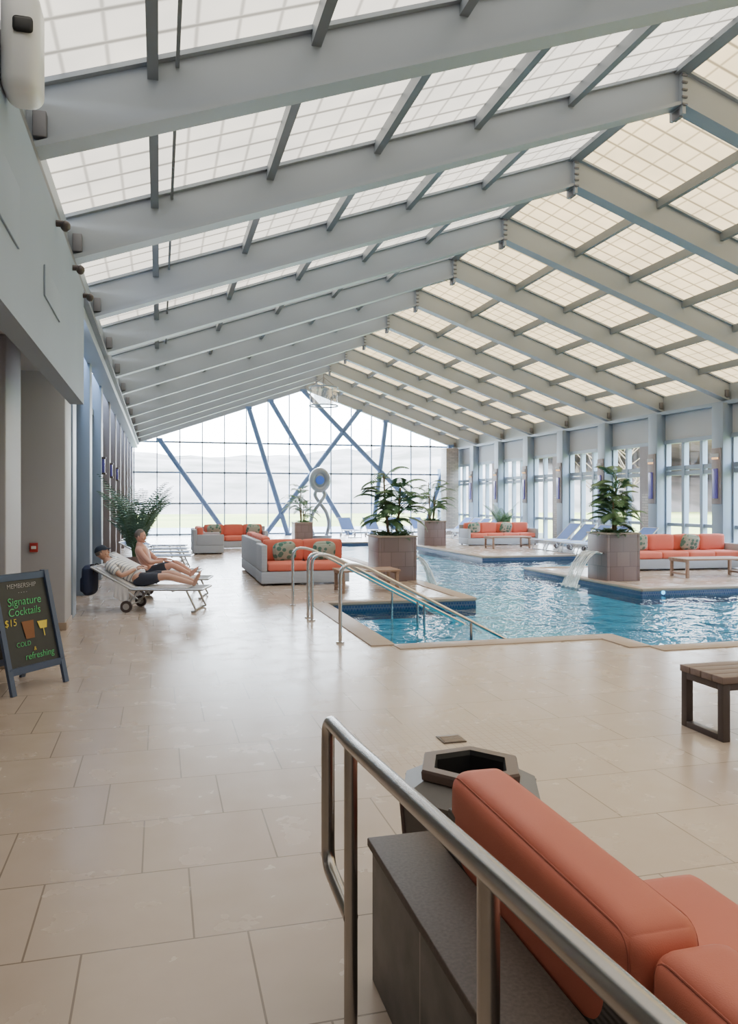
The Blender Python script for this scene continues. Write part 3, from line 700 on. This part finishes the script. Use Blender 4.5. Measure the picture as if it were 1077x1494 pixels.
def chalk(txt,x,t,size,mat,nm):
    cu=bpy.data.curves.new(nm,'FONT'); cu.body=txt; cu.size=size; cu.align_x='CENTER'; cu.extrude=.0005; cu.offset=-.0006; cu.shear=.15; cu.materials.append(mat)
    o=bpy.data.objects.new(nm,cu); COL.objects.link(o); o.parent=e; p=Vector((0,0,0)).lerp(Vector((0,.27,1.04)),t); o.location=(x,p.y-.006,p.z); o.rotation_euler=(ang,0,0)
chalk('MEMBERSHIP',0,.87,.06,M['chW'],'text_1'); chalk('- - - -',0,.82,.05,M['chW'],'text_2'); chalk('Signature',.0,.725,.105,M['chG'],'text_3'); chalk('Cocktails',-.02,.64,.10,M['chG'],'text_4')
chalk('$15',-.2,.56,.09,M['chY'],'text_5'); chalk('COLD',-.1,.38,.06,M['chG'],'text_6'); chalk('&',.02,.33,.05,M['chY'],'text_7'); chalk('refreshing',.06,.265,.085,M['chG'],'text_8')
m=MB(); p=Vector((0,0,0)).lerp(Vector((0,.27,1.04)),.52); m.T=Matrix.Translation((0,p.y-.008,p.z))@Matrix.Rotation(ang,4,'X')
m.add([(-.06,-.09,0),(.04,-.09,0),(.06,.07,0),(-.08,.07,0)],[[0,1,2,3]],M['chB']); m.add([(.12,-.02,0),(.2,-.02,0),(.22,.05,0),(.10,.05,0)],[[0,1,2,3]],M['chY']); m.add([(.155,-.09,0),(.165,-.09,0),(.165,-.02,0),(.155,-.02,0)],[[0,1,2,3]],M['chY'])
m.obj('drawing',parent=e)

# ------------------------------------------------------------ wall speaker
m=MB(); m.box((-.79,5.10,4.40),(.22,.32,.62),M['white'],.08,5); m.box((-.765,4.93,4.46),(.11,.03,.09),M['black'],.02,3); m.box((-.9,5.1,4.40),(.12,.1,.16),M['darkmetal'],.01); m.obj('wall_speaker')
for y in (7.6,9.0,10.2):
    m=MB(); m.tube([(-.9,y,4.20),(-.84,y,4.20)],.03,M['darkmetal'],12); m.sph((-.82,y,4.18),(.045,.05,.05),M['darkmetal'],u=12,v=8); m.obj('wall_spotlight')

# ------------------------------------------------------------ bench
m=MB()
x0,x1,ya,yb=3.82,5.4,4.70,5.16; h=.46
for xx in (x0+.03,x1-.03):
    for yy in (ya+.03,yb-.03): m.bx(xx-.03,xx+.03,yy-.03,yy+.03,0,h-.05,M['darkmetal'],.004)
    m.bx(xx-.03,xx+.03,ya+.06,yb-.06,0,.045,M['darkmetal'],.004); m.bx(xx-.03,xx+.03,ya+.06,yb-.06,h-.1,h-.05,M['darkmetal'],.004)
for yy in (ya,yb-.04): m.bx(x0+.06,x1-.06,yy,yy+.04,h-.1,h-.05,M['darkmetal'],.004)
for i in range(4): m.bx(x0-.01,x1+.01,ya-.01+i*.121,ya-.01+i*.121+.113,h-.05,h,M['woodtop'],.006)
m.tube(rnd([(x0+.25,ya-.015,h-.1),(x0+.16,ya-.03,h-.2),(x0+.2,ya-.03,h-.27),(x0+.3,ya-.015,h-.12)],.05),.012,M['black'],8)
m.obj('slatted_bench')

m=MB(); m.bx(1.92,2.09,5.18,5.35,.001,.008,M['drain'],.002)
for i in range(5): m.bx(1.935,2.075,5.195+.028*i,5.207+.028*i,.008,.011,M['coping'])
m.obj('floor_drain')

# ------------------------------------------------------------ trash can (hexagonal)
m=MB(); cx,cy=1.25,3.06
def ring(r,z,rot=math.radians(8)): return [(cx+r*math.cos(rot+k*math.pi/3),cy+r*math.sin(rot+k*math.pi/3),z) for k in range(6)]
prof=[(.24,0,'c'),(.27,.03,'c'),(.315,.49,'c'),(.32,.51,'c'),(.215,.565,'c'),(.225,.57,'r'),(.228,.60,'r'),(.222,.61,'r'),(.168,.61,'r'),(.16,.59,'b'),(.15,.25,'b'),(.0,.25,'b')]
V=[]
for (r,z,_) in prof: V+=ring(max(r,.001),z)
for i in range(len(prof)-1):
    mat={'c':M['canbody'],'r':M['canring'],'b':M['black']}[prof[i+1][2]]
    m.add(V[i*6:(i+2)*6],[[k,(k+1)%6,6+(k+1)%6,6+k] for k in range(6)],mat)
for k in range(6):
    a=Vector(ring(.272,.03)[k]); b=Vector(ring(.318,.5)[k]); m.tube([a,b],.008,M['canring'],6)
m.obj('hexagonal_trash_can',ang=20)

# ------------------------------------------------------------ low wall, rail, sofa foreground
m=MB(); m.bx(.73,.945,-1.5,2.70,0,.47,M['slate'],.004); m.bx(.715,.955,-1.5,2.715,.47,.50,M['granite'],.005); m.obj('wall_low_partition')
m=MB(); X=.57; r=.0235; M_=M['railsteel']
def rz(y): return .95+(2.36-y)/12
path=rnd([(X,-1.2,rz(-1.2)),(X,2.36,.95),(X,2.70,.935),(X,2.70,.43),(X,2.36,.415)],.07,8)
m.tube(path,r,M_,20)
for y in (2.36,1.31,.1,-1.1): 
    m.tube([(X,y,0),(X,y,rz(y)-.01)],.021,M_,18); m.tube([(X,y,0),(X,y,.012)],.05,M_,20)
m.obj('ramp_handrail')
m=MB()
m.bx(.962,.99,-.6,2.56,0,.64,M['wickd'],.008); m.bx(.99,1.78,-.6,2.34,.05,.27,M['wickd'],.015); m.bx(.99,1.78,2.34,2.42,.05,.30,M['wickd'],.015)
for yy in (-.5,2.2): 
    for xx in (1.05,1.70): m.bx(xx-.03,xx+.03,yy-.03,yy+.03,0,.06,M['darkmetal'])
def bcush(y0,y1,dz=0,dx=0):
    cx,cy,cz=1.07+dx,(y0+y1)/2,.605+dz; w,l,h=.205,y1-y0,.33; r=.055
    m.cush((cx,cy,cz),(w,l,h),M['coral'],r,.012,22)
    hy,hz=l/2-.27*r,h/2-.27*r
    for s in (-1,1):
        xx=cx+s*(w/2-.27*r)
        q=[(xx,cy,cz+hz),(xx,cy+hy,cz+hz),(xx,cy+hy,cz-hz),(xx,cy-hy,cz-hz),(xx,cy-hy,cz+hz),(xx,cy,cz+hz)]
        m.tube(rnd(q,r*1.1,6),.003,M['coral2'],6)
bcush(1.49,2.57); bcush(.42,1.47,-.015,.03); bcush(-.6,.40)
for (a,b) in ((1.38,2.33),(.42,1.36),(-.55,.40)): m.cush((1.475,(a+b)/2,.355),(.60,b-a,.16),M['coral'],.045,.014,18)
m.obj('coral_outdoor_sofa')

# ------------------------------------------------------------ sculpture, drum pendant
m=MB(); sx,sy=7.05,35.2
m.tube([(sx,sy,0),(sx,sy,.12)],.55,M['sculpt'],24)
for s in (-1,1):
    pts=[(sx+s*.30,sy,.1),(sx+s*.42,sy,.6),(sx+s*.30,sy,1.15),(sx,sy+s*.08,1.6),(sx-s*.22,sy,1.95),(sx-s*.12,sy,2.2)]
    q=[]
    for i in range(len(pts)-1):
        a=Vector(pts[max(i-1,0)]);b=Vector(pts[i]);c=Vector(pts[i+1]);d=Vector(pts[min(i+2,len(pts)-1)])
        for k in range(6):
            t=k/6; q.append(.5*((2*b)+(c-a)*t+(2*a-5*b+4*c-d)*t*t+(3*b-a-3*c+d)*t**3))
    q.append(Vector(pts[-1])); m.tube(q,.085,M['sculpt'],12)
n=40; P=[]
tor=[(sx+.36*math.cos(2*math.pi*k/n),sy,2.62+.44*math.sin(2*math.pi*k/n)) for k in range(n+1)]
m.tube(tor,.14,M['sculpt'],12,cap=False); m.sph((sx,sy,2.62),(.30,.05,.38),M['sculpt']); m.sph((sx,sy-.06,2.62),(.20,.05,.20),M['sculptblue'])
m.obj('abstract_loop_sculpture')
m=MB(); dx,dy,dz=6.9,33.6,6.2
for z in (dz-.4,dz+.4):
    tor=[(dx+.62*math.cos(2*math.pi*k/n),dy+.62*math.sin(2*math.pi*k/n),z) for k in range(n+1)]; m.tube(tor,.03,M['mull'],8,cap=False)
m.tube([(dx,dy,dz-.38),(dx,dy,dz+.38)],.6,M['drum'],32,cap=False)
m.tube([(dx,dy,dz-.3),(dx,dy,dz+.3)],.42,M['drum'],24)
for k in range(4):
    a=k*math.pi/2; m.tube([(dx+.6*math.cos(a),dy+.6*math.sin(a),dz+.4),(dx,dy,7.05)],.012,M['plate'],5)
m.tube([(dx,dy,dz+.2),(dx,dy,7.5)],.02,M['plate'],6)
m.obj('drum_pendant_lamp')

# ------------------------------------------------------------ world, sun, camera
w=bpy.data.worlds.new('World'); S.world=w; w.use_nodes=True; nt=w.node_tree; nt.nodes.clear()
o=nt.nodes.new('ShaderNodeOutputWorld'); bg=nt.nodes.new('ShaderNodeBackground'); tc=nt.nodes.new('ShaderNodeTexCoord'); sp=nt.nodes.new('ShaderNodeSeparateXYZ'); rp=nt.nodes.new('ShaderNodeValToRGB')
nt.links.new(tc.outputs['Generated'],sp.inputs[0]); nt.links.new(sp.outputs[2],rp.inputs[0]); nt.links.new(rp.outputs[0],bg.inputs[0]); nt.links.new(bg.outputs[0],o.inputs[0])
rp.color_ramp.elements[0].position=0.; rp.color_ramp.elements[0].color=(.92,.96,1,1); rp.color_ramp.elements[1].position=.6; rp.color_ramp.elements[1].color=(.58,.76,1,1)
bg.inputs[1].default_value=28.0
sd=bpy.data.lights.new('sun','SUN'); sd.energy=12; sd.angle=math.radians(2); sd.color=(1,.93,.82); so=bpy.data.objects.new('sun',sd); COL.objects.link(so); so.rotation_euler=(math.radians(-52),math.radians(12),0)

cd=bpy.data.cameras.new('camera'); cam=bpy.data.objects.new('camera',cd); COL.objects.link(cam); S.camera=cam
cam.location=(0,0,1.7); cam.rotation_euler=(math.radians(90),0,math.radians(-14.9))
cd.sensor_fit='VERTICAL'; cd.sensor_height=36; cd.sensor_width=36*1077/1494; cd.lens=36*1150/1494; cd.shift_y=-17/1494; cd.clip_end=1000; cd.clip_start=.05
